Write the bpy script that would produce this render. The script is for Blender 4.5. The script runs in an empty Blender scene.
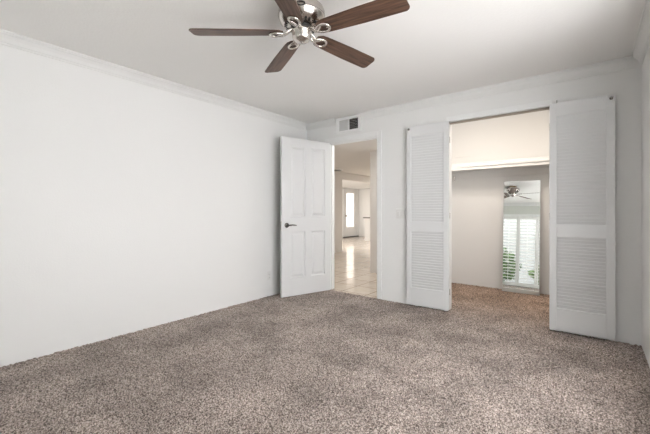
import bpy, bmesh, math, random
import numpy as np
from mathutils import Vector, Matrix, Euler

random.seed(7); np.random.seed(7)
S = bpy.context.scene
C = S.collection
R = math.radians

# ------------------------------------------------------------------ camera
F_PX, HORIZON, YAW, CAM_Z = 341.388, 211.04, 37.972, 1.135
cam_d = bpy.data.cameras.new('camera')
cam = bpy.data.objects.new('camera', cam_d); C.objects.link(cam)
cam_d.sensor_width = 36.0; cam_d.sensor_fit = 'HORIZONTAL'
cam_d.lens = F_PX / 650 * 36.0
cam_d.shift_y = -(217 - HORIZON) / 650
cam_d.clip_start = 0.02
cam.location = (0, 0, CAM_Z)
cam.rotation_euler = (R(90), 0, R(YAW))
S.camera = cam

# ------------------------------------------------------------------ exposure, sky, large lights
S.view_settings.view_transform = 'Standard'
S.view_settings.look = 'None'
S.view_settings.gamma = 1.0
S.view_settings.use_curve_mapping = False
S.view_settings.exposure = 0.64

WORLD = 0.65
world = bpy.data.worlds.new('world'); S.world = world
world.use_nodes = True
bg = world.node_tree.nodes['Background']
bg.inputs['Color'].default_value = (0.98, 0.985, 1.0, 1); bg.inputs['Strength'].default_value = WORLD


def area(name, loc, target, sx, sy, power, col=(1, 1, 1)):
    l = bpy.data.lights.new(name, 'AREA'); l.shape = 'RECTANGLE'
    l.size = sx; l.size_y = sy; l.energy = power; l.color = col
    o = bpy.data.objects.new(name, l); C.objects.link(o)
    o.location = loc
    d = Vector(target) - Vector(loc)
    o.rotation_euler = d.to_track_quat('-Z', 'Y').to_euler()
    return o


area('sky_light', (-1.7, -1.75, 3.15), (-1.8, 2.4, 0.4), 5.0, 1.7, 450, (1.0, 0.985, 0.97))
area('side_fill', (0.80, 1.55, 1.25), (-3.4, 2.9, 1.30), 2.2, 1.8, 60, (1.0, 0.99, 0.985))  # main fill for the bedroom, shining through the added side window
area('closet_light', (-0.95, 4.36, 2.33), (-0.95, 5.5, 1.75), 1.8, 0.4, 2.6, (1.0, 0.89, 0.775))
area('closet_light', (-0.95, 4.30, 2.42), (-0.95, 4.62, 0), 1.8, 0.4, 10.5, (1.0, 0.885, 0.765))
area('hall_fill', (-2.32, 4.75, 2.20), (-2.32, 4.75, 0), 0.4, 0.4, 8, (1.0, 0.965, 0.925))  # both hall lights are added fill, no lamp hangs there
area('hall_fill', (-4.95, 5.2, 2.20), (-4.95, 5.2, 0), 0.7, 0.7, 9.5, (1.0, 0.965, 0.925))
area('far_room_fill', (-7.0, 8.55, 2.10), (-7.2, 9.6, 0), 0.9, 0.7, 52, (1.0, 0.985, 0.965))  # this pair is unseen fill added to brighten the room past the hall
area('far_room_fill', (-4.6, 10.5, 2.20), (-4.6, 10.5, 0), 1.0, 1.0, 32, (1.0, 0.985, 0.965))
area('pane_backlight', (-9.6, 12.45, 1.5), (-8.3, 12.45, 1.2), 1.6, 2.2, 40, (1.0, 0.95, 0.90))  # added light standing in for daylight behind the frosted door pane

# ------------------------------------------------------------------ materials


def principled(name, col, rough=0.6, metal=0.0, spec=0.5):
    m = bpy.data.materials.new(name); m.use_nodes = True
    b = m.node_tree.nodes['Principled BSDF']
    b.inputs['Base Color'].default_value = (*col, 1)
    b.inputs['Roughness'].default_value = rough
    b.inputs['Metallic'].default_value = metal
    b.inputs['Specular IOR Level'].default_value = spec
    return m, m.node_tree, b


def add_bump(nt, b, scale, strength, dist, detail=3):
    tc = nt.nodes.new('ShaderNodeTexCoord'); n = nt.nodes.new('ShaderNodeTexNoise')
    n.inputs['Scale'].default_value = scale; n.inputs['Detail'].default_value = detail
    bp = nt.nodes.new('ShaderNodeBump')
    bp.inputs['Strength'].default_value = strength; bp.inputs['Distance'].default_value = dist
    nt.links.new(tc.outputs['Object'], n.inputs['Vector'])
    nt.links.new(n.outputs['Fac'], bp.inputs['Height'])
    nt.links.new(bp.outputs['Normal'], b.inputs['Normal'])


def paint(name, col, rough=0.7, bump=0.25, scale=90, spec=0.3):
    m, nt, b = principled(name, col, rough, 0, spec)
    add_bump(nt, b, scale, bump, 0.004)
    return m


M_WALL = paint('wall_paint', (0.83, 0.83, 0.823))
M_WALLF = paint('window_wall_tone', (0.66, 0.675, 0.63))  # set darker and greener than the other bedroom walls
M_CEIL = paint('ceiling_paint', (0.86, 0.85, 0.835), 0.85, 0.35, 60)
M_TRIM = paint('trim_paint', (0.86, 0.865, 0.86), 0.4, 0.05, 40, 0.45)
M_CROWN = paint('crown_paint', (0.80, 0.80, 0.79), 0.55, 0.05, 40, 0.35)
M_DOOR = paint('door_paint', (0.76, 0.765, 0.77), 0.38, 0.06, 30, 0.45)
M_HALL = paint('hall_paint', (0.80, 0.77, 0.735), 0.7)
M_CLOSET = paint('closet_paint', (0.82, 0.822, 0.82), 0.7)
M_FAR = paint('far_room_paint', (0.85, 0.84, 0.82), 0.7)
M_SHUT = paint('shutter_paint', (0.84, 0.84, 0.82), 0.4, 0.03, 30, 0.45)
M_PLAST = principled('white_plastic', (0.79, 0.785, 0.77), 0.35)[0]
M_SLOT = principled('dark_slot', (0.03, 0.03, 0.03), 0.6)[0]
M_DARK = principled('dark_void', (0.06, 0.06, 0.06), 0.8)[0]
M_NICKEL = principled('brushed_nickel', (0.64, 0.605, 0.57), 0.22, 1.0)[0]
M_CHROME = principled('satin_chrome', (0.50, 0.48, 0.46), 0.22, 1.0)[0]
M_BRONZE = principled('antique_brass', (0.30, 0.22, 0.11), 0.32, 1.0)[0]
M_BLACK = principled('black_band', (0.015, 0.013, 0.012), 0.45)[0]
M_GREY = principled('grey_grille', (0.60, 0.60, 0.59), 0.5)[0]
M_DGREY = principled('dark_grey_grille', (0.22, 0.22, 0.215), 0.5)[0]
M_TRACK = principled('worn_track', (0.40, 0.35, 0.30), 0.5)[0]
M_HANDLE = principled('dark_nickel', (0.22, 0.21, 0.20), 0.22, 1.0)[0]
M_MIRROR = principled('mirror_silver', (0.86, 0.885, 0.86), 0.012, 1.0)[0]
M_SILVER = principled('silver_frame', (0.70, 0.71, 0.70), 0.3, 1.0)[0]
M_COUNTER = principled('counter_stone', (0.10, 0.075, 0.06), 0.3)[0]
M_SILL = principled('door_sill', (0.10, 0.095, 0.09), 0.5)[0]


def glass(name):
    m, nt, b = principled(name, (1.0, 1.0, 1.0), 0.0)
    b.inputs['Transmission Weight'].default_value = 1.0
    b.inputs['IOR'].default_value = 1.02
    return m


M_GLASS = glass('window_glass')


def frosted():
    m = bpy.data.materials.new('frosted_glass'); m.use_nodes = True
    nt = m.node_tree; nt.nodes.clear()
    out = nt.nodes.new('ShaderNodeOutputMaterial'); tr = nt.nodes.new('ShaderNodeBsdfTranslucent')
    df = nt.nodes.new('ShaderNodeBsdfGlossy'); mix = nt.nodes.new('ShaderNodeMixShader')
    tr.inputs['Color'].default_value = (0.95, 0.91, 0.87, 1)
    df.inputs['Roughness'].default_value = 0.25
    mix.inputs['Fac'].default_value = 0.06
    nt.links.new(tr.outputs[0], mix.inputs[1]); nt.links.new(df.outputs[0], mix.inputs[2])
    nt.links.new(mix.outputs[0], out.inputs['Surface'])
    return m


M_FROST = frosted()


def carpet():
    m, nt, b = principled('carpet_pile', (0.3, 0.25, 0.22), 1.0, 0, 0.05)
    N, L = nt.nodes, nt.links
    tc = N.new('ShaderNodeTexCoord')
    n1 = N.new('ShaderNodeTexNoise'); n1.inputs['Scale'].default_value = 115; n1.inputs['Detail'].default_value = 3.0
    n1.inputs['Roughness'].default_value = 0.65
    r1 = N.new('ShaderNodeValToRGB'); e = r1.color_ramp.elements
    e[0].position = 0.38; e[0].color = (0.078, 0.061, 0.052, 1)
    e[1].position = 0.63; e[1].color = (0.70, 0.61, 0.56, 1)
    x = e.new(0.50); x.color = (0.335, 0.274, 0.241, 1)
    # broad patches where the pile leans another way after vacuuming
    n2 = N.new('ShaderNodeTexNoise'); n2.inputs['Scale'].default_value = 2.6; n2.inputs['Detail'].default_value = 3
    r2 = N.new('ShaderNodeValToRGB'); q = r2.color_ramp.elements
    q[0].position = 0.36; q[0].color = (0.72, 0.72, 0.72, 1)
    q[1].position = 0.62; q[1].color = (1.08, 1.08, 1.08, 1)
    mx = N.new('ShaderNodeMix'); mx.data_type = 'RGBA'; mx.blend_type = 'MULTIPLY'
    mx.inputs['Factor'].default_value = 1.0
    L.new(tc.outputs['Object'], n1.inputs['Vector']); L.new(tc.outputs['Object'], n2.inputs['Vector'])
    L.new(n1.outputs['Fac'], r1.inputs['Fac']); L.new(n2.outputs['Fac'], r2.inputs['Fac'])
    L.new(r1.outputs['Color'], mx.inputs['A']); L.new(r2.outputs['Color'], mx.inputs['B'])
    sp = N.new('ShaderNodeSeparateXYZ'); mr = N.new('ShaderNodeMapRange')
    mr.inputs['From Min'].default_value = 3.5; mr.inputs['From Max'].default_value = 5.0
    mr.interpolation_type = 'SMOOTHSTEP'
    warm_tint = N.new('ShaderNodeMix'); warm_tint.data_type = 'RGBA'; warm_tint.blend_type = 'MULTIPLY'
    warm_tint.inputs['B'].default_value = (1.05, 0.90, 0.775, 1)      # warm closet light painted into the carpet colour, browner towards the back
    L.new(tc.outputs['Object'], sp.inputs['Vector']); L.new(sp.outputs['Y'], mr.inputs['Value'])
    L.new(mr.outputs['Result'], warm_tint.inputs['Factor']); L.new(mx.outputs['Result'], warm_tint.inputs['A'])
    L.new(warm_tint.outputs['Result'], b.inputs['Base Color'])
    b.inputs['Sheen Weight'].default_value = 0.15
    return m


M_CARPET = carpet()


def tile():
    m, nt, b = principled('beige_floor_tile', (0.6, 0.5, 0.4), 0.12, 0, 0.6)
    N, L = nt.nodes, nt.links
    tc = N.new('ShaderNodeTexCoord'); br = N.new('ShaderNodeTexBrick')
    br.offset = 0.0; br.squash = 1.0
    br.inputs['Scale'].default_value = 1.0
    br.inputs['Brick Width'].default_value = 0.40; br.inputs['Row Height'].default_value = 0.40
    br.inputs['Mortar Size'].default_value = 0.007; br.inputs['Mortar Smooth'].default_value = 0.2
    br.inputs['Color1'].default_value = (0.72, 0.63, 0.535, 1); br.inputs['Color2'].default_value = (0.66, 0.575, 0.485, 1)
    br.inputs['Mortar'].default_value = (0.30, 0.24, 0.19, 1)
    n = N.new('ShaderNodeTexNoise'); n.inputs['Scale'].default_value = 6; n.inputs['Detail'].default_value = 5
    r = N.new('ShaderNodeValToRGB'); e = r.color_ramp.elements
    e[0].position = 0.3; e[0].color = (0.88, 0.87, 0.86, 1); e[1].position = 0.7; e[1].color = (1, 1, 1, 1)
    mx = N.new('ShaderNodeMix'); mx.data_type = 'RGBA'; mx.blend_type = 'MULTIPLY'; mx.inputs['Factor'].default_value = 1
    bp = N.new('ShaderNodeBump'); bp.inputs['Strength'].default_value = 0.3; bp.inputs['Distance'].default_value = 0.002
    bp.invert = True
    L.new(tc.outputs['Object'], br.inputs['Vector']); L.new(tc.outputs['Object'], n.inputs['Vector'])
    L.new(n.outputs['Fac'], r.inputs['Fac'])
    L.new(br.outputs['Color'], mx.inputs['A']); L.new(r.outputs['Color'], mx.inputs['B'])
    L.new(mx.outputs['Result'], b.inputs['Base Color'])
    L.new(br.outputs['Fac'], bp.inputs['Height']); L.new(bp.outputs['Normal'], b.inputs['Normal'])
    return m


M_TILE = tile()


def wood():
    m, nt, b = principled('walnut_blade', (0.1, 0.05, 0.03), 0.40, 0, 0.4)
    N, L = nt.nodes, nt.links
    tc = N.new('ShaderNodeTexCoord'); mp = N.new('ShaderNodeMapping')
    mp.inputs['Scale'].default_value = (2.2, 30, 30)
    n = N.new('ShaderNodeTexNoise'); n.inputs['Scale'].default_value = 2.2; n.inputs['Detail'].default_value = 5
    n.inputs['Distortion'].default_value = 0.6
    r = N.new('ShaderNodeValToRGB'); e = r.color_ramp.elements
    e[0].position = 0.32; e[0].color = (0.040, 0.021, 0.015, 1)
    e[1].position = 0.70; e[1].color = (0.160, 0.088, 0.058, 1)
    L.new(tc.outputs['Object'], mp.inputs['Vector']); L.new(mp.outputs['Vector'], n.inputs['Vector'])
    L.new(n.outputs['Fac'], r.inputs['Fac']); L.new(r.outputs['Color'], b.inputs['Base Color'])
    return m


M_WOOD = wood()


def leaf_mat(name, c0, c1):
    m, nt, b = principled(name, c0, 0.5)
    N, L = nt.nodes, nt.links
    tc = N.new('ShaderNodeTexCoord'); n = N.new('ShaderNodeTexNoise'); n.inputs['Scale'].default_value = 9
    r = N.new('ShaderNodeValToRGB'); e = r.color_ramp.elements
    e[0].position = 0.35; e[0].color = (*c0, 1); e[1].position = 0.65; e[1].color = (*c1, 1)
    L.new(tc.outputs['Object'], n.inputs['Vector']); L.new(n.outputs['Fac'], r.inputs['Fac'])
    L.new(r.outputs['Color'], b.inputs['Base Color'])
    return m


M_LEAF = leaf_mat('leaf_green', (0.045, 0.10, 0.03), (0.15, 0.26, 0.08))
M_LEAF2 = leaf_mat('leaf_pale', (0.09, 0.17, 0.06), (0.26, 0.36, 0.15))
M_BARK = principled('bark', (0.12, 0.08, 0.055), 0.9)[0]
M_PATIO = paint('patio_concrete', (0.12, 0.12, 0.105), 0.9, 0.5, 30)
M_FENCE = paint('stucco_wall', (0.72, 0.68, 0.62), 0.9, 0.5, 40)

# ------------------------------------------------------------------ mesh helpers


class MB:
    def __init__(self):
        self.bm = bmesh.new()

    def _xf(self, vs, mat):
        if mat is not None:
            bmesh.ops.transform(self.bm, matrix=mat, verts=vs)

    def box(self, a, b, bevel=0.0, mat=None, seg=2):
        t = bmesh.new()
        bmesh.ops.create_cube(t, size=1)
        for v in t.verts:
            v.co = Vector([(a[i] + b[i]) / 2 + v.co[i] * (b[i] - a[i]) for i in range(3)])
        if bevel > 0:
            bmesh.ops.bevel(t, geom=list(t.edges), offset=bevel, segments=seg, affect='EDGES', profile=0.5)
        self._merge(t, mat)
        return self

    def _merge(self, t, mat=None):
        if mat is not None:
            bmesh.ops.transform(t, matrix=mat, verts=list(t.verts))
        me = bpy.data.meshes.new('tmp'); t.to_mesh(me); t.free()
        self.bm.from_mesh(me); bpy.data.meshes.remove(me)

    def lathe(self, prof, seg=40, mat=None, cap=True):
        """profile [(r,z)] about the z axis"""
        t = bmesh.new(); rings = []
        for r, z in prof:
            if r < 1e-6:
                rings.append([t.verts.new((0, 0, z))])
            else:
                rings.append([t.verts.new((r * math.cos(2 * math.pi * k / seg), r * math.sin(2 * math.pi * k / seg), z)) for k in range(seg)])
        for p, q in zip(rings, rings[1:]):
            for k in range(seg):
                k2 = (k + 1) % seg
                if len(p) == 1 and len(q) == 1:
                    continue
                if len(p) == 1:
                    t.faces.new((p[0], q[k], q[k2]))
                elif len(q) == 1:
                    t.faces.new((p[k], p[k2], q[0]))
                else:
                    t.faces.new((p[k], p[k2], q[k2], q[k]))
        if cap:
            for r in (rings[0], rings[-1]):
                if len(r) > 2:
                    t.faces.new(r)
        bmesh.ops.recalc_face_normals(t, faces=list(t.faces))
        self._merge(t, mat); return self

    def prism(self, pts, h0, h1, mat=None, bevel=0.0):
        """2-D outline in xy extruded from z=h0 to z=h1"""
        t = bmesh.new()
        lo = [t.verts.new((x, y, h0)) for x, y in pts]; hi = [t.verts.new((x, y, h1)) for x, y in pts]
        n = len(pts)
        t.faces.new(lo[::-1]); t.faces.new(hi)
        for i in range(n):
            j = (i + 1) % n
            t.faces.new((lo[i], lo[j], hi[j], hi[i]))
        bmesh.ops.recalc_face_normals(t, faces=list(t.faces))
        if bevel > 0:
            bmesh.ops.bevel(t, geom=[e for e in t.edges if abs(e.verts[0].co.z - e.verts[1].co.z) < 1e-6], offset=bevel, segments=2, affect='EDGES', profile=0.5)
        self._merge(t, mat); return self

    def tube(self, pts, r, seg=10, closed=False, mat=None, radii=None):
        t = bmesh.new(); P = [Vector(p) for p in pts]; n = len(P); rings = []
        up0 = None
        for i, p in enumerate(P):
            a = P[(i - 1) % n] if (closed or i > 0) else p
            b = P[(i + 1) % n] if (closed or i < n - 1) else p
            d = (b - a).normalized()
            if up0 is None:
                up0 = Vector((0, 0, 1)) if abs(d.z) < 0.9 else Vector((1, 0, 0))
            u = d.cross(up0).normalized(); v = u.cross(d).normalized(); up0 = v
            rr = radii[i] if radii else r
            rings.append([t.verts.new(p + u * rr * math.cos(2 * math.pi * k / seg) + v * rr * math.sin(2 * math.pi * k / seg)) for k in range(seg)])
        pairs = list(zip(rings, rings[1:])) + ([(rings[-1], rings[0])] if closed else [])
        for p, q in pairs:
            for k in range(seg):
                t.faces.new((p[k], p[(k + 1) % seg], q[(k + 1) % seg], q[k]))
        if not closed:
            t.faces.new(rings[0][::-1]); t.faces.new(rings[-1])
        bmesh.ops.recalc_face_normals(t, faces=list(t.faces))
        self._merge(t, mat); return self

    def frustum(self, a, b, y0, y1, ins):
        """raised field in the xz plane: base rectangle a-b at y0, top inset by ins at y1"""
        t = bmesh.new()
        B = [(a[0], a[1]), (b[0], a[1]), (b[0], b[1]), (a[0], b[1])]
        T = [(a[0] + ins, a[1] + ins), (b[0] - ins, a[1] + ins), (b[0] - ins, b[1] - ins), (a[0] + ins, b[1] - ins)]
        lo = [t.verts.new((x, y0, z)) for x, z in B]; hi = [t.verts.new((x, y1, z)) for x, z in T]
        t.faces.new(lo); t.faces.new(hi)
        for i in range(4):
            j = (i + 1) % 4
            t.faces.new((lo[i], lo[j], hi[j], hi[i]))
        bmesh.ops.recalc_face_normals(t, faces=list(t.faces))
        self._merge(t); return self

    def slope_ring(self, a, b, y0, y1, w):
        """sloping moulding around the inside of a rectangular opening, from face level y0 down to y1"""
        t = bmesh.new()
        O = [(a[0], a[1]), (b[0], a[1]), (b[0], b[1]), (a[0], b[1])]
        I = [(a[0] + w, a[1] + w), (b[0] - w, a[1] + w), (b[0] - w, b[1] - w), (a[0] + w, b[1] - w)]
        o = [t.verts.new((x, y0, z)) for x, z in O]; i_ = [t.verts.new((x, y1, z)) for x, z in I]
        ob = [t.verts.new((x, y1, z)) for x, z in O]
        for k in range(4):
            j = (k + 1) % 4
            t.faces.new((o[k], o[j], i_[j], i_[k])); t.faces.new((ob[k], ob[j], i_[j], i_[k])); t.faces.new((o[k], o[j], ob[j], ob[k]))
        bmesh.ops.recalc_face_normals(t, faces=list(t.faces))
        self._merge(t); return self

    def build(self, name, m, parent=None, smooth=False):
        me = bpy.data.meshes.new(name); self.bm.to_mesh(me); self.bm.free()
        me.materials.append(m)
        o = bpy.data.objects.new(name, me); C.objects.link(o)
        if smooth:
            for p in me.polygons:
                p.use_smooth = True
            try:
                me.set_sharp_from_angle(angle=R(40))
            except Exception:
                pass
        if parent is not None:
            o.parent = parent
        return o


def tag(o, label=None, cat=None, group=None, kind=None):
    if label: o['label'] = label
    if cat: o['category'] = cat
    if group: o['group'] = group
    if kind: o['kind'] = kind
    return o


def empty(name, loc, rz=0, rx=0):
    o = bpy.data.objects.new(name, None); C.objects.link(o)
    o.empty_display_size = 0.05
    o.location = loc; o.rotation_euler = (rx, 0, rz)
    return o


def struct(o, label=None, cat=None):
    return tag(o, label, cat, kind='structure')


# ------------------------------------------------------------------ dimensions
XL, XR, YB, YF = -3.402, 0.334, 3.92, -0.52        # bedroom: left, right, back (doors), front (window)
HC = 2.44
T = 0.12
DX0, DX1, DZ = -2.99, -2.19, 2.112                   # entry door opening
CX0, CX1, CZ = -1.298, -0.30, 2.158                  # closet opening
CYB, CXL = 5.53, -1.95                               # closet back wall, left wall
HX, HY0 = -5.58, 7.95                                # wall at the far side of the hall, its end
HCZ, FCZ = 2.24, 2.13
WX0, WX1, WZ = -2.49, -0.594, 2.04                    # window opening

# ------------------------------------------------------------------ floors
def carpet_floor():
    st = 0.009
    xs = np.arange(XL - 0.02, XR + 0.03, st); ys = np.arange(YF - 0.02, CYB + 0.03, st)
    nx, ny = len(xs), len(ys)
    X, Y = np.meshgrid(xs, ys, indexing='ij')
    X = X + np.random.uniform(-.003, .003, X.shape); Y = Y + np.random.uniform(-.003, .003, Y.shape)
    Z = np.random.uniform(-0.013, 0.0015, X.shape)
    co = np.stack([X, Y, Z], -1).reshape(-1, 3)
    i = np.arange(nx - 1)[:, None]; j = np.arange(ny - 1)[None, :]
    a = (i * ny + j); f = np.stack([a, a + ny, a + ny + 1, a + 1], -1).reshape(-1, 4)
    cx = co[f].mean(1)
    ok = (cx[:, 1] < YB + 0.012) | ((cx[:, 0] > CX0 - 0.01) & (cx[:, 0] < CX1 + 0.01) & (cx[:, 1] < YB + T + .02)) | ((cx[:, 0] > CXL - 0.01) & (cx[:, 1] > YB + T - 0.01))
    f = f[ok]
    used = np.unique(f); remap = -np.ones(len(co), int); remap[used] = np.arange(len(used))
    co = co[used]; f = remap[f]
    me = bpy.data.meshes.new('floor')
    me.vertices.add(len(co)); me.vertices.foreach_set('co', co.ravel().astype('f'))
    me.loops.add(f.size); me.loops.foreach_set('vertex_index', f.ravel().astype('i'))
    me.polygons.add(len(f)); me.polygons.foreach_set('loop_start', np.arange(0, f.size, 4, dtype='i'))
    me.polygons.foreach_set('loop_total', np.full(len(f), 4, dtype='i'))
    me.update(calc_edges=True); me.validate()
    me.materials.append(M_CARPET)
    o = bpy.data.objects.new('floor', me); C.objects.link(o)
    return struct(o, 'speckled grey brown carpet covering the bedroom and closet floor', 'carpet')


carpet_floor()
struct(MB().box((-9.0, YB + 0.012, -0.05), (CXL - 0.1, 14.0, -0.004)).build('floor_hall', M_TILE), 'glossy beige tile floor beyond the open white door', 'tile floor')
struct(MB().box((XL - .1, YF - .1, -0.12), (XR + .1, CYB + .1, -0.055)).build('floor_slab', M_DARK))

# ------------------------------------------------------------------ walls and ceilings
b = MB()
b.box((HX - T, YB, -.05), (DX0, YB + T, HC)); b.box((DX1, YB, -.05), (CX0, YB + T, HC)); b.box((CX1, YB, -.05), (XR + T, YB + T, HC))
b.box((DX0, YB, DZ), (DX1, YB + T, HC)); b.box((CX0, YB, CZ), (CX1, YB + T, HC))
struct(b.build('wall_back', M_WALL))
struct(MB().box((XL - T, YF - T, -.05), (XL, YB, HC)).build('wall_left', M_WALL))
RY0, RY1, RZ0, RZ1 = 0.40, 2.70, 0.35, 2.12             # added side window, out of view, to light the room
b = MB()
b.box((XR, YF - T, -.05), (XR + T, RY0, HC)); b.box((XR, RY1, -.05), (XR + T, YB, HC))
b.box((XR, RY0, -.05), (XR + T, RY1, RZ0)); b.box((XR, RY0, RZ1), (XR + T, RY1, HC))
struct(b.build('wall_right', M_WALL))
b = MB()
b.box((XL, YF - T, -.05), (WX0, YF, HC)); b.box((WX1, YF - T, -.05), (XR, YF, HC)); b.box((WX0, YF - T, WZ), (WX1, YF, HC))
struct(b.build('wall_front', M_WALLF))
struct(MB().box((XL - T, YF - T, HC), (XR + T, YB + T, HC + .28)).build('ceiling', M_CEIL))
# closet shell
HCC = 2.64
struct(MB().box((CXL - .1, CYB, -.05), (XR + T, CYB + T, HCC)).build('wall_closet_back', M_CLOSET))
struct(MB().box((CXL - .1, YB + T, -.05), (CXL, CYB, HCC)).build('wall_closet_left', M_CLOSET))
struct(MB().box((XR, YB + T, -.05), (XR + T, CYB, HCC)).build('wall_closet_right', M_CLOSET))
struct(MB().box((CXL - .1, YB + T, HCC), (XR + T, CYB + T, HCC + .08)).build('ceiling_closet', M_CEIL))
# hall and far room shell
struct(MB().box((-3.25, CYB, -.05), (CXL - .1, CYB + T, HCZ)).build('wall_hall_end', M_HALL))
struct(MB().box((-3.25, CYB + T, -.05), (-3.13, 13.2, HCZ)).build('wall_hall_right', M_HALL))
b = MB().box((HX - T, YB + T, -.05), (HX, HY0, HCZ)); b.box((HX - T, HY0, 2.035), (HX, 13.2, HCZ))
struct(b.build('wall_hall_left', M_HALL))
struct(MB().box((HX, YB + T, HCZ), (CXL - .1, 13.2, HCZ + .08)).build('ceiling_hall', M_HALL))
struct(MB().box((-8.5, 7.8, FCZ), (HX - T, 13.2, FCZ + .08)).build('ceiling_far', M_FAR))
FX, FY = -8.3, 13.1
FD0, FD1, FDZ = 11.86, 13.02, 2.06
b = MB().box((FX - T, 7.8, -.05), (FX, FD0, FCZ)); b.box((FX - T, FD1, -.05), (FX, FY, FCZ)); b.box((FX - T, FD0, FDZ), (FX, FD1, FCZ))
struct(b.build('wall_far_left', M_FAR))
struct(MB().box((FX - T, FY, -.05), (-3.13, FY + T, HCZ)).build('wall_far_back', M_FAR))
struct(MB().box((FX, 7.83, -.05), (HX - T, 7.95, FCZ)).build('wall_far_near', M_FAR))

# ------------------------------------------------------------------ crown moulding
CP = [(0, 0), (0, -.086), (.010, -.086), (.014, -.074), (.020, -.070), (.030, -.046), (.048, -.026), (.058, -.020), (.060, -.012), (.070, -.012), (.070, 0)]


def crown(n, p0, p1, inward):
    """profile swept from p0 to p1, projecting along 'inward'"""
    p0, p1, w = Vector(p0), Vector(p1), Vector(inward)
    t = bmesh.new(); A = []; B = []
    for d, z in CP:
        A.append(t.verts.new(p0 + w * d + Vector((0, 0, z)))); B.append(t.verts.new(p1 + w * d + Vector((0, 0, z))))
    n_ = len(CP)
    for i in range(n_):
        j = (i + 1) % n_
        t.faces.new((A[i], A[j], B[j], B[i]))
    t.faces.new(A); t.faces.new(B)
    bmesh.ops.recalc_face_normals(t, faces=list(t.faces))
    m = MB(); m._merge(t)
    return struct(m.build('trim_%d' % n, M_CROWN))


VX0, VX1 = -2.842, -2.44                             # vent
crown(1, (XL, YB, HC), (VX0 - .012, YB, HC), (0, -1, 0))
crown(2, (VX1 + .012, YB, HC), (XR, YB, HC), (0, -1, 0))
crown(3, (XL, YF, HC), (XL, YB - .07, HC), (1, 0, 0))
crown(4, (XR, YF, HC), (XR, YB - .07, HC), (-1, 0, 0))
crown(5, (XL + .07, YF, HC), (XR - .07, YF, HC), (0, 1, 0))

# ------------------------------------------------------------------ entry door frame
b = MB()
cw, ct = 0.062, 0.016
b.box((DX0 - cw, YB - ct, 0), (DX0, YB, DZ + cw), .004); b.box((DX1, YB - ct, 0), (DX1 + cw, YB, DZ + cw), .004)
b.box((DX0, YB - ct, DZ), (DX1, YB, DZ + cw), .004)
b.box((DX0, YB, 0), (DX0 + .012, YB + T, DZ)); b.box((DX1 - .012, YB, 0), (DX1, YB + T, DZ)); b.box((DX0, YB, DZ - .012), (DX1, YB + T, DZ))
# stops
b.box((DX0 + .012, YB + .042, 0), (DX0 + .022, YB + .075, DZ - .012)); b.box((DX1 - .022, YB + .042, 0), (DX1 - .012, YB + .075, DZ - .012))
b.box((DX0 + .012, YB + .042, DZ - .022), (DX1 - .012, YB + .075, DZ - .012))
fr = struct(b.build('trim_6', M_TRIM), 'white frame around the open hallway doorway', 'door frame')
MB().box((DX1 - .0135, YB + .006, .90), (DX1 - .0118, YB + .032, 1.01), .0005).build('strike_plate', M_CHROME, fr)
MB().box((DX1 - .0142, YB + .012, .93), (DX1 - .0132, YB + .026, .98)).build('latch_hole', M_BLACK, fr)

# closet opening lining, header strip and track
b = MB()
b.box((CX0 - .004, YB - .012, 0), (CX0 + .014, YB + T, CZ)); b.box((CX1 - .014, YB - .012, 0), (CX1 + .004, YB + T, CZ))
b.box((CX0 - .004, YB - .014, CZ - .014), (CX1 + .004, YB + T, CZ + .045), .003)
struct(b.build('trim_7', M_TRIM), 'white lining around the closet opening', 'door frame')
tr = MB()
tr.box((CX0 + .016, YB + .030, CZ - .030), (CX1 - .016, YB + .034, CZ - .014)); tr.box((CX0 + .016, YB + .060, CZ - .030), (CX1 - .016, YB + .064, CZ - .014))
tr.box((CX0 + .016, YB + .030, CZ - .017), (CX1 - .016, YB + .064, CZ - .014))
tag(tr.build('door_track', M_TRACK), 'thin metal track under the closet header', 'track')

# ------------------------------------------------------------------ entry door
DW, DT, DB, DTOP = 0.785, 0.036, 0.008, 2.108
ang = math.atan2(3.17 - 3.915, -3.212 + 2.985)
door = empty('door_1', (-2.978, 3.912, 0), ang)
struct(door, 'white four panel door standing open into the bedroom', 'door')
PU = [(0.125, 0.425), (0.54, 0.84)]
PU = [((1 - b_) * DW, (1 - a_) * DW) for a_, b_ in [(.16, .46), (.575, .875)]]
PU.sort()
PZ = [(0.246, 0.86), (1.058, 2.0)]
s = MB()
xs = [0, PU[0][0], PU[0][1], PU[1][0], PU[1][1], DW]
for k in (0, 2, 4):
    s.box((xs[k], 0, DB), (xs[k + 1], DT, DTOP), .0015 if k != 2 else 0)
for k in (1, 3):
    for z0, z1 in [(DB, PZ[0][0]), (PZ[0][1], PZ[1][0]), (PZ[1][1], DTOP)]:
        s.box((xs[k], 0, z0), (xs[k + 1], DT, z1))
    for z0, z1 in PZ:
        a, c = (xs[k], z0), (xs[k + 1], z1)
        s.box((xs[k], .014, z0), (xs[k + 1], DT - .014, z1))
        for y0, y1, y2 in ((DT, DT - .014, DT - .003), (0, .014, .003)):
            s.slope_ring(a, c, y0, y1, .007)
            s.frustum((a[0] + .024, a[1] + .024), (c[0] - .024, c[1] - .024), y1, y2, .022)
s.build('slab', M_DOOR, door)
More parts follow.
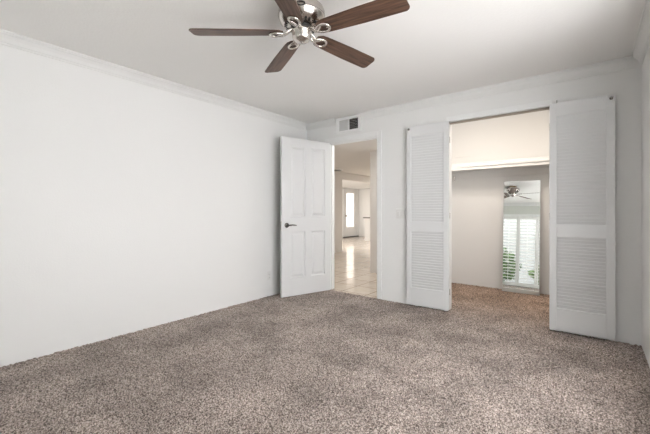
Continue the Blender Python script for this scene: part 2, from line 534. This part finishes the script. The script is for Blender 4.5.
for face, sy in ((DT, 1), (0, -1)):
    h = MB()
    mt = Matrix.Translation((DW - .075, face, .948)) @ Matrix.Rotation(R(-90 * sy), 4, 'X')
    h.lathe([(0.033, 0), (0.033, .004), (.029, .010), (.012, .013), (.010, .042), (0, .042)], 28, mt)
    L0 = Vector((DW - .075, face + sy * .040, .948))
    pts = [L0 + Vector((-.0, 0, 0)), L0 + Vector((-.02, sy * .006, .001)), L0 + Vector((-.06, sy * .006, .004)), L0 + Vector((-.10, sy * .002, .001)), L0 + Vector((-.125, -sy * .004, -.004))]
    h.tube(pts, .008, 12, radii=[.0085, .0105, .0085, .0075, .006])
    h.build('lever_handle', M_HANDLE, door, True)
MB().box((DW - .001, .007, .89), (DW + .0015, DT - .007, 1.0), .0005).build('latch_plate', M_CHROME, door)
for z in (.25, 1.07, 1.86):
    g = MB(); g.lathe([(.006, -.045), (.0065, -.043), (.0065, .043), (.006, .045)], 14, Matrix.Translation((-.003, -.004, z)))
    g.box((-.0012, .002, z - .045), (.0, DT - .006, z + .045))
    g.build('hinge', M_CHROME, door, True)


# ------------------------------------------------------------------ louvred closet doors
def louver_door(name, loc, rz, w, label, pin_x, stiles):
    d = empty(name, loc, rz)
    struct(d, label, 'door')
    z0, z1, t = .02, 2.148, .032
    sl, sr = stiles
    zr = [(.225, .895), (1.01, 2.022)]
    f = MB()
    f.box((0, 0, z0), (sl, t, z1), .002); f.box((w - sr, 0, z0), (w, t, z1), .002)
    f.box((sl, 0, z0), (w - sr, t, zr[0][0])); f.box((sl, 0, zr[0][1]), (w - sr, t, zr[1][0])); f.box((sl, 0, zr[1][1]), (w - sr, t, z1))
    f.build('frame', M_DOOR, d)
    for a, c in zr:
        p = MB(); n = int(round((c - a) / .0305)); st = (c - a) / n
        for i in range(n):
            zc = a + st * (i + .5)
            mt = Matrix.Translation((0, t / 2 + .004, zc)) @ Matrix.Rotation(R(-70), 4, 'X')
            p.box((sl - .002, -.0185, -.0032), (w - sr + .002, .0185, .0032), .0022, mt)
        p.build('louver_panel', M_DOOR, d)
    k = MB(); mt = Matrix.Translation((pin_x, -.001, z1 - .035)) @ Matrix.Rotation(R(90), 4, 'X')
    k.lathe([(.014, 0), (.014, .006), (.011, .009), (.007, .010), (.007, .018), (0, .019)], 20, mt)
    k.build('roller_pin', M_HANDLE, d, True)
    return d


louver_door('door_2', (-1.752, 3.848, 0), math.atan2(.026, .490), .491,
            'white louvered closet door folded flat on the wall left of the opening', .024, (.048, .060))
hg = louver_door('door_3', (-.314, 3.858, 0), 0, .477,
                 'white louvered closet door folded flat on the wall right of the opening', .449, (.056, .062))
for dn in ('door_2', 'door_3'):
    d = bpy.data.objects[dn]
    xx = .491 if dn == 'door_2' else 0.0
    for z in (.22, 1.08, 1.94):
        g = MB(); g.lathe([(.005, -.035), (.005, .035)], 12, Matrix.Translation((xx, .036, z)))
        g.box((xx - (.02 if xx else 0), .033, z - .03), (xx + (0 if xx else .02), .0345, z + .03))
        g.build('hinge', M_CHROME, d, True)
MB().box((-.262, YB - .020, 2.150), (-.256, YB - .001, 2.185)).build('pivot_bracket', M_CHROME)
tag(bpy.data.objects['pivot_bracket'], 'tiny metal bracket on the wall just above the right louvered door', 'bracket')

# ------------------------------------------------------------------ air vent
v = empty('air_vent', (0, YB, 0))
tag(v, 'white two part air vent cut into the crown moulding above the doorway', 'vent')
vz0, vz1 = 2.215, 2.435
f = MB(); th = .03
yA, yB_ = -th, 0.0
f.box((VX0, yA, vz0), (VX0 + .05, yB_, vz1), .003); f.box((VX1 - .035, yA, vz0), (VX1, yB_, vz1), .003)
f.box((VX0 + .05, yA, vz1 - .035), (VX1 - .035, yB_, vz1)); f.box((VX0 + .05, yA, vz0), (VX1 - .035, yB_, vz0 + .035))
xm = (VX0 + .05 + VX1 - .035) / 2
f.box((xm - .006, yA, vz0 + .035), (xm + .006, yB_, vz1 - .035))
f.build('frame', M_TRIM, v)
gL = MB()
gz0, gz1 = vz0 + .035, vz1 - .035
for i in range(10):
    xx = VX0 + .05 + (i + .5) * (xm - .006 - VX0 - .05) / 10
    gL.box((-.0075, -.001, gz0), (.0075, .001, gz1), 0, Matrix.Translation((xx, -.016, 0)) @ Matrix.Rotation(R(20), 4, 'Z'))
gL.build('side_grille', M_GREY, v)
gR = MB()
for i in range(7):
    zz = gz0 + (i + .5) * (gz1 - gz0) / 7
    gR.box((xm + .006, -.009, -.001), (VX1 - .035, .009, .001), 0, Matrix.Translation((0, -.014, zz)) @ Matrix.Rotation(R(16), 4, 'X'))
gR.build('dark_grille', M_GREY, v)
MB().box((xm + .004, -.004, gz0 - .002), (VX1 - .033, -.001, gz1 + .002)).build('duct_opening', M_BLACK, v)
MB().box((VX0 + .048, -.004, gz0 - .002), (xm - .004, -.001, gz1 + .002)).build('closed_damper', M_GREY, v)

# ------------------------------------------------------------------ outlet and switch
o = empty('wall_outlet', (XL, 3.14, .27))
tag(o, 'white electrical outlet low on the left wall near the door', 'outlet')
MB().box((0, -.036, -.058), (.006, .036, .058), .003).build('cover_plate', M_PLAST, o)
for dz in (-.02, .02):
    k = MB().box((.005, -.017, dz - .0145), (.0085, .017, dz + .0145), .003).build('socket', M_PLAST, o)
    MB().box((.0083, -.008, dz - .004), (.0088, -.006, dz + .006)).box((.0083, .006, dz - .004), (.0088, .008, dz + .005)).box((.0083, -.002, dz - .010), (.0088, .002, dz - .0065)).build('slots', M_SLOT, k)
MB().lathe([(.003, 0), (.003, .001), (0, .0015)], 12, Matrix.Translation((.006, 0, 0)) @ Matrix.Rotation(R(90), 4, 'Y')).build('screw', M_SILVER, o)

o = empty('light_switch', (-1.872, YB, 1.103))
tag(o, 'white light switch plate on the wall beside the left louvered door', 'switch')
MB().box((-.058, -.009, -.058), (.058, 0, .058), .004).build('cover_plate', M_PLAST, o)
for dx in (-.023, .023):
    MB().box((-.015, -.0035, -.030), (.015, .0015, .030), .002, Matrix.Translation((dx, -.009, 0)) @ Matrix.Rotation(R(4), 4, 'X')).build('rocker', M_PLAST, o)

# ------------------------------------------------------------------ ceiling fan
FCX, FCY, BZ = -1.424, 1.588, 2.246
fan = empty('ceiling_fan', (FCX, FCY, 0))
tag(fan, 'brushed nickel ceiling fan with five dark walnut blades', 'ceiling fan')
MB().lathe([(.062, 2.385), (.080, 2.392), (.085, 2.405), (.085, 2.4385), (0, 2.4385)], 40).build('canopy', M_BRONZE, fan, True)
mh = MB().lathe([(.066, 2.2810), (.085, 2.2830), (.112, 2.2930), (.134, 2.3110), (.1445, 2.3350), (.1460, 2.3390), (.1460, 2.3430), (.1445, 2.3460), (.144, 2.3710), (.136, 2.3910), (.112, 2.4050), (.075, 2.4110), (.06, 2.4110)], 64).build('motor_housing', M_NICKEL, fan, True)
MB().lathe([(.1452, 2.3392), (.1466, 2.3402), (.1466, 2.3418), (.1452, 2.3428)], 64, cap=False).build('seam_band', M_BLACK, mh, True)
# oval badge on the side turned to the room
ba = math.atan2(-FCY, -FCX) - R(2)
bm_ = Matrix.Rotation(ba, 4, 'Z') @ Matrix.Translation((.1440, 0, 2.3440)) @ Matrix.Rotation(R(90), 4, 'Y')
ring = []
for k in range(24):
    q = 2 * math.pi * k / 24
    ring.append((.012 * math.cos(q), .024 * math.sin(q), .002))
MB().tube(ring, .0035, 8, True, bm_).build('badge_ring', M_BLACK, mh, True)
for k in range(10):
    sl_ = MB()
    q = 2 * math.pi * (k + .25) / 10
    for dq in (-.07, .07):
        sl_.box((.0, -.006, -.010), (.004, .006, .010), .001, Matrix.Rotation(q + dq * 1.6, 4, 'Z') @ Matrix.Translation((.098, 0, 2.2845)) @ Matrix.Rotation(R(62), 4, 'Y'))
    sl_.build('cooling_slot', M_BLACK, mh)
MB().lathe([(.055, 2.2630), (.067, 2.2640), (.068, 2.2790), (.055, 2.2810)], 40).build('flywheel', M_BLACK, fan, True)
MB().lathe([(0, 2.1850), (.020, 2.1855), (.024, 2.1890), (.038, 2.1920), (.051, 2.2010), (.0585, 2.2180), (.060, 2.2410), (.063, 2.2450), (.063, 2.2510), (.057, 2.2550), (.055, 2.2640), (0, 2.2640)], 48).build('switch_housing', M_NICKEL, fan, True)
MB().lathe([(0, 2.1790), (.008, 2.1800), (.011, 2.1830), (.012, 2.1875), (0, 2.1875)], 20).build('finial', M_CHROME, fan, True)


def blade_outline():
    r0, r1 = .115, .668
    pts = []
    w0, w1 = .052, .066
    # root end with clipped corners, tip with rounded asymmetrical corners
    pts += [(r0, -w0 * .55), (r0 + .025, -w0 * .95), (r0 + .06, -w0 * 1.05)]
    pts += [(.40, -w1 * .97), (r1 - .045, -w1)]
    for k in range(1, 7):
        q = R(-90 + 90 * k / 6 * .93)
        pts.append((r1 - .045 + .038 * math.cos(q), -w1 + .038 + .038 * math.sin(q)))
    for k in range(0, 7):
        q = R(6 + 84 * k / 6)
        pts.append((r1 - .03 + .030 * math.cos(q), w1 - .030 + .030 * math.sin(q)))
    pts += [(.40, w1 * .97), (r0 + .06, w0 * 1.05), (r0 + .025, w0 * .95), (r0, w0 * .55)]
    return pts


bl_mesh = None
for k, a in enumerate((224.8, 152.8, 80.8, 8.8, 296.8)):
    mb = MB().prism(blade_outline(), -.003, .003, None, .0012)
    bl = mb.build('blade', M_WOOD, fan)
    bl.location = (0, 0, BZ); bl.rotation_euler = Euler((R(-12), R(3.2 if k == 0 else .0), R(a)), 'XYZ')
    # blade iron: stem curling out from the hub into an open loop under the blade
    ir = MB()
    zz = -.011
    loop = []
    for i in range(28):
        q = 2 * math.pi * i / 28
        loop.append((.150 + .046 * math.cos(q), .030 * math.sin(q) * (1 + .25 * math.cos(q)), zz))
    ir.tube(loop, .0085, 10, True)
    ir.tube([(.055, .010, .022), (.075, .014, .012), (.095, .016, -.004), (.112, .012, zz), (.130, -.004, zz), (.150, -.022, zz)], .007, 10, radii=[.010, .010, .009, .008, .007, .006])
    ir.tube([(.055, -.010, .022), (.075, -.012, .012), (.093, -.012, -.004), (.110, -.005, zz)], .007, 10, radii=[.010, .009, .008, .007])
    for px_, py_ in ((.122, .018), (.122, -.018), (.185, 0)):
        ir.lathe([(0, zz - .009), (.004, zz - .0085), (.0065, zz - .006), (.0065, -.003)], 12, Matrix.Translation((px_, py_, 0)))
    ir.build('blade_iron', M_NICKEL, bl, True)

# ------------------------------------------------------------------ closet: shelf, cleat, leaning mirror
SY = 5.15
sh = empty('closet_shelf', (0, 0, 0))
tag(sh, 'cream closet shelf with a deep front edge running across the closet', 'shelf')
MB().box((CXL, SY + .018, 1.768), (XR, CYB, 1.786)).build('board', M_CLOSET, sh)
MB().box((CXL, SY, 1.728), (XR, SY + .018, 1.826), .002).build('front_edge', M_CLOSET, sh)
MB().box((-1.50, SY - .014, 1.770), (XR, SY - .004, 1.796), .002).build('hanging_rail', M_CLOSET, sh)
for x_ in (-1.385, -1.115, -.840, -.56):
    MB().box((x_ - .006, SY - .017, 1.758), (x_ + .006, SY, 1.806), .002).build('rail_clip', M_CLOSET, sh)
MB().box((CXL, CYB - .018, 1.640), (XR, CYB, 1.728), .002).build('wall_cleat', M_CLOSET, sh)
MB().box((-1.715, CYB - .05, 1.615), (-1.695, CYB - .018, 1.69), .003).build('rod_bracket', M_CHROME, sh)
MB().box((CXL, CYB - .013, 1.98), (-1.46, CYB, 1.995), .001).build('patch_strip', M_CLOSET, None)
tag(bpy.data.objects['patch_strip'], 'short thin strip on the closet wall above the left end of the shelf', 'strip')

MW, MH = .455, 1.575
TILT = 5.05
mir = empty('leaning_mirror', (-.775, CYB - .004 - MH * math.sin(R(TILT)) - .012, .002), R(0.75), R(-TILT))
tag(mir, 'tall frameless wall mirror leaning at the back of the closet', 'mirror')
MB().box((-MW / 2, .001, 0), (MW / 2, .010, MH)).build('backing_board', M_DARK, mir)
MB().box((-MW / 2 + .006, -.003, .006), (MW / 2 - .006, .0005, MH - .006)).build('mirror_glass', M_MIRROR, mir)
f = MB()
f.box((-MW / 2 - .002, -.006, -.001), (-MW / 2 + .007, .012, MH), .002); f.box((MW / 2 - .007, -.006, -.001), (MW / 2 + .002, .012, MH), .002)
f.box((-MW / 2, -.006, -.001), (MW / 2, .012, .052), .002); f.box((-MW / 2, -.006, MH - .014), (MW / 2, .012, MH), .002)
f.build('edge_frame', M_SILVER, mir)

# ------------------------------------------------------------------ window behind the viewer (seen in the mirror) and its shutters
w = empty('window_1', ((WX0 + WX1) / 2, YF - .06, 0))
struct(w, 'tall glazed opening behind the white louvered shutters', 'window')
hw = (WX1 - WX0) / 2
f = MB()
f.box((-hw, -.03, 0), (-hw + .05, .03, WZ), .003); f.box((hw - .05, -.03, 0), (hw, .03, WZ), .003)
f.box((-hw + .05, -.03, WZ - .05), (hw - .05, .03, WZ), .003); f.box((-hw + .05, -.03, 0), (hw - .05, .03, .05), .003); f.box((-.03, -.03, .05), (.03, .03, WZ - .05), .003)
f.build('window_frame', M_TRIM, w)
for x0, x1 in ((-hw + .05, -.03), (.03, hw - .05)):
    MB().box((x0 - .004, -.003, .046), (x1 + .004, .003, WZ - .046)).build('pane', M_GLASS, w)
w2 = struct(empty('window_added', (XR + .08, (RY0 + RY1) / 2, 0), R(90)), 'added wide white framed window in the right wall, unseen, letting in fill light', 'window')
hw = (RY1 - RY0) / 2
f = MB()
f.box((-hw, -.03, RZ0), (-hw + .045, .03, RZ1), .003); f.box((hw - .045, -.03, RZ0), (hw, .03, RZ1), .003)
f.box((-hw + .045, -.03, RZ1 - .045), (hw - .045, .03, RZ1), .003); f.box((-hw + .045, -.03, RZ0), (hw - .045, .03, RZ0 + .045), .003); f.box((-.025, -.03, RZ0 + .045), (.025, .03, RZ1 - .045), .003)
f.build('window_frame', M_TRIM, w2)
for x0, x1 in ((-hw + .045, -.025), (.025, hw - .045)):
    MB().box((x0 - .004, -.003, RZ0 + .041), (x1 + .004, .003, RZ1 - .041)).build('pane', M_GLASS, w2)
b = MB()
b.box((WX0 - .06, YF, 0), (WX0, YF + .018, WZ + .06), .004); b.box((WX1, YF, 0), (WX1 + .06, YF + .018, WZ + .06), .004)
b.box((WX0, YF, WZ), (WX1, YF + .018, WZ + .06), .004)
struct(b.build('trim_8', M_TRIM), 'white casing around the shuttered window', 'casing')


def shutter(loc, wd, label):
    s = empty('plantation_shutter', loc)
    tag(s, label, 'shutter', 'plantation shutters on the window behind the viewer')
    H0, H1, t = .012, WZ - .010, .028
    f = MB(); st = .046
    f.box((.003, 0, H0), (st, t, H1), .003); f.box((wd - st, 0, H0), (wd - .003, t, H1), .003)
    f.box((st, 0, H0), (wd - st, t, H0 + .10)); f.box((st, 0, H1 - .085), (wd - st, t, H1))
    f.build('frame', M_SHUT, s)
    z0, z1 = H0 + .10, H1 - .085
    n = 21; p = (z1 - z0) / n
    l = MB()
    prof = []
    for q in range(16):
        a = 2 * math.pi * q / 16
        prof.append((.043 * math.cos(a), .0052 * math.sin(a)))
    for i in range(n):
        mt = Matrix.Translation((st + .001, t / 2, z0 + p * (i + .5))) @ Matrix.Rotation(R(LOUVER), 4, 'X') @ Matrix.Rotation(R(90), 4, 'Z') @ Matrix.Rotation(R(90), 4, 'X')
        l.prism(prof, 0, wd - 2 * st - .002, mt)
    l.build('louvers', M_SHUT, s)
    MB().box((wd / 2 - .006, t / 2 + .044, z0 + .03), (wd / 2 + .006, t / 2 + .056, z1 - .03), .002).build('tilt_rod', M_SHUT, s)


LOUVER = 14
PW = (WX1 - WX0) / 4
LAB = ['white shutter panel just beyond the left edge of what the closet mirror shows',
       'left one of the two white shutter panels reflected in the closet mirror',
       'right one of the two white shutter panels reflected in the closet mirror',
       'white shutter panel cut off at the right edge of the mirror reflection']
for i in range(4):
    shutter((WX0 + PW * i, YF - .024, 0), PW, LAB[i])

# ------------------------------------------------------------------ hall and far room details
fd = empty('door_4', (FX, FD0, 0), R(90))
struct(fd, 'white exterior door with a tall frosted pane at the end of the hall', 'door')
wd = FD1 - FD0
f = MB()
f.box((.0, -.012, 0), (.07, .05, FDZ - .02), .003); f.box((wd - .07, -.012, 0), (wd, .05, FDZ - .02), .003); f.box((.07, -.012, FDZ - .09), (wd - .07, .05, FDZ), .003)
f.build('frame', M_FAR, fd)
f = MB()
px0, px1, pz0, pz1 = .28, .86, .45, 1.91
f.box((.075, .0, .03), (px0, .045, FDZ - .085), .003); f.box((px1, .0, .03), (wd - .075, .045, FDZ - .085), .003)
f.box((px0, .0, .03), (px1, .045, pz0)); f.box((px0, .0, pz1), (px1, .045, FDZ - .085))
f.build('leaf', M_FAR, fd)
MB().box((px0 - .005, .015, pz0 - .005), (px1 + .005, .03, pz1 + .005)).build('pane', M_FROST, fd)
MB().lathe([(.03, 0), (.03, .01), (.012, .015), (.012, .04), (.03, .055), (.03, .075), (0, .085)], 20, Matrix.Translation((.20, 0, .93)) @ Matrix.Rotation(R(90), 4, 'X')).build('knob', M_CHROME, fd, True)
MB().box((.0, -.06, .0), (wd, .05, .035), .004).build('sill', M_SILL, fd)

hwall = MB().box((-6.97, 11.45, -.004), (HX + .5, 11.57, .855)).build('wall_half', M_HALL)
struct(hwall, 'tan half wall under a dark ledge in the room beyond the hall', 'half wall')
tag(MB().box((-7.02, 11.40, .856), (HX + .5, 11.62, .895), .006).build('ledge_top', M_COUNTER), 'dark ledge capping the tan half wall beyond the hall', 'ledge')
struct(MB().box((-8.28, 13.085, 0), (-3.3, 13.1, .10), .003).build('baseboard_far', M_FAR))

cl = empty('flush_ceiling_light', (-5.36, 7.30, HCZ))
tag(cl, 'round flush white ceiling light with a dark underside in the hall', 'ceiling light')
MB().lathe([(.21, 0), (.215, -.012), (.21, -.026), (.185, -.030), (.18, -.022), (0, -.022)], 48).build('rim', M_FAR, cl, True)
MB().lathe([(.178, -.024), (.15, -.032), (0, -.036)], 40).build('lens', M_DGREY, cl, True)

# ------------------------------------------------------------------ outdoors beyond the shutters
struct(MB().box((-12, -12, -.25), (8, YF - T, -.06)).build('ground_patio', M_PATIO))


def shrub(loc, rx, rz, n, label, mat, lsize):
    s = empty('leafy_shrub', loc)
    tag(s, label, 'shrub', 'shrubs outside the window')
    u = np.random.normal(size=(n, 3)); u /= np.linalg.norm(u, axis=1)[:, None]
    rad = np.random.uniform(.35, 1, n) ** .5
    # lobed crown
    lob = 1 + .25 * np.sin(u[:, 0] * 7 + 1) * np.cos(u[:, 2] * 6)
    P = u * (rad * lob)[:, None] * np.array([rx, rx * .7, rz]) + np.array([0, 0, rz * 1.12])
    P = P[P[:, 2] > .05]; n = len(P)
    a = np.random.normal(size=(n, 3)); a /= np.linalg.norm(a, axis=1)[:, None]
    c = np.random.normal(size=(n, 3)); c -= (a * c).sum(1)[:, None] * a; c /= np.linalg.norm(c, axis=1)[:, None]
    L_ = (lsize * np.random.uniform(.7, 1.3, n))[:, None]
    q = np.stack([P - a * L_, P + c * L_ * .4, P + a * L_, P - c * L_ * .4], 1).reshape(-1, 3)
    me = bpy.data.meshes.new('foliage')
    me.from_pydata(q.tolist(), [], [(4 * i, 4 * i + 1, 4 * i + 2, 4 * i + 3) for i in range(n)])
    me.materials.append(mat)
    o = bpy.data.objects.new('foliage', me); C.objects.link(o); o.parent = s
    t = MB()
    for k in range(5):
        an = 2 * math.pi * k / 5
        t.tube([(.03 * math.cos(an), .03 * math.sin(an), -.06), (.12 * math.cos(an), .1 * math.sin(an), rz * .5), (rx * .5 * math.cos(an), rx * .35 * math.sin(an), rz * 1.3)], .02, 8, radii=[.03, .02, .008])
    t.build('stems', M_BARK, s, True)


shrub((-2.35, -2.9, -.06), .55, .62, 2600, 'green shrub seen left of centre through the mirrored shutters', M_LEAF, .05)
shrub((-0.95, -3.0, -.06), .50, .45, 2200, 'low pale green shrub seen right of centre through the mirrored shutters', M_LEAF2, .05)
shrub((-4.2, -4.4, -.06), .75, .85, 2600, 'taller green shrub behind the other shrubs outside the shutters', M_LEAF, .06)
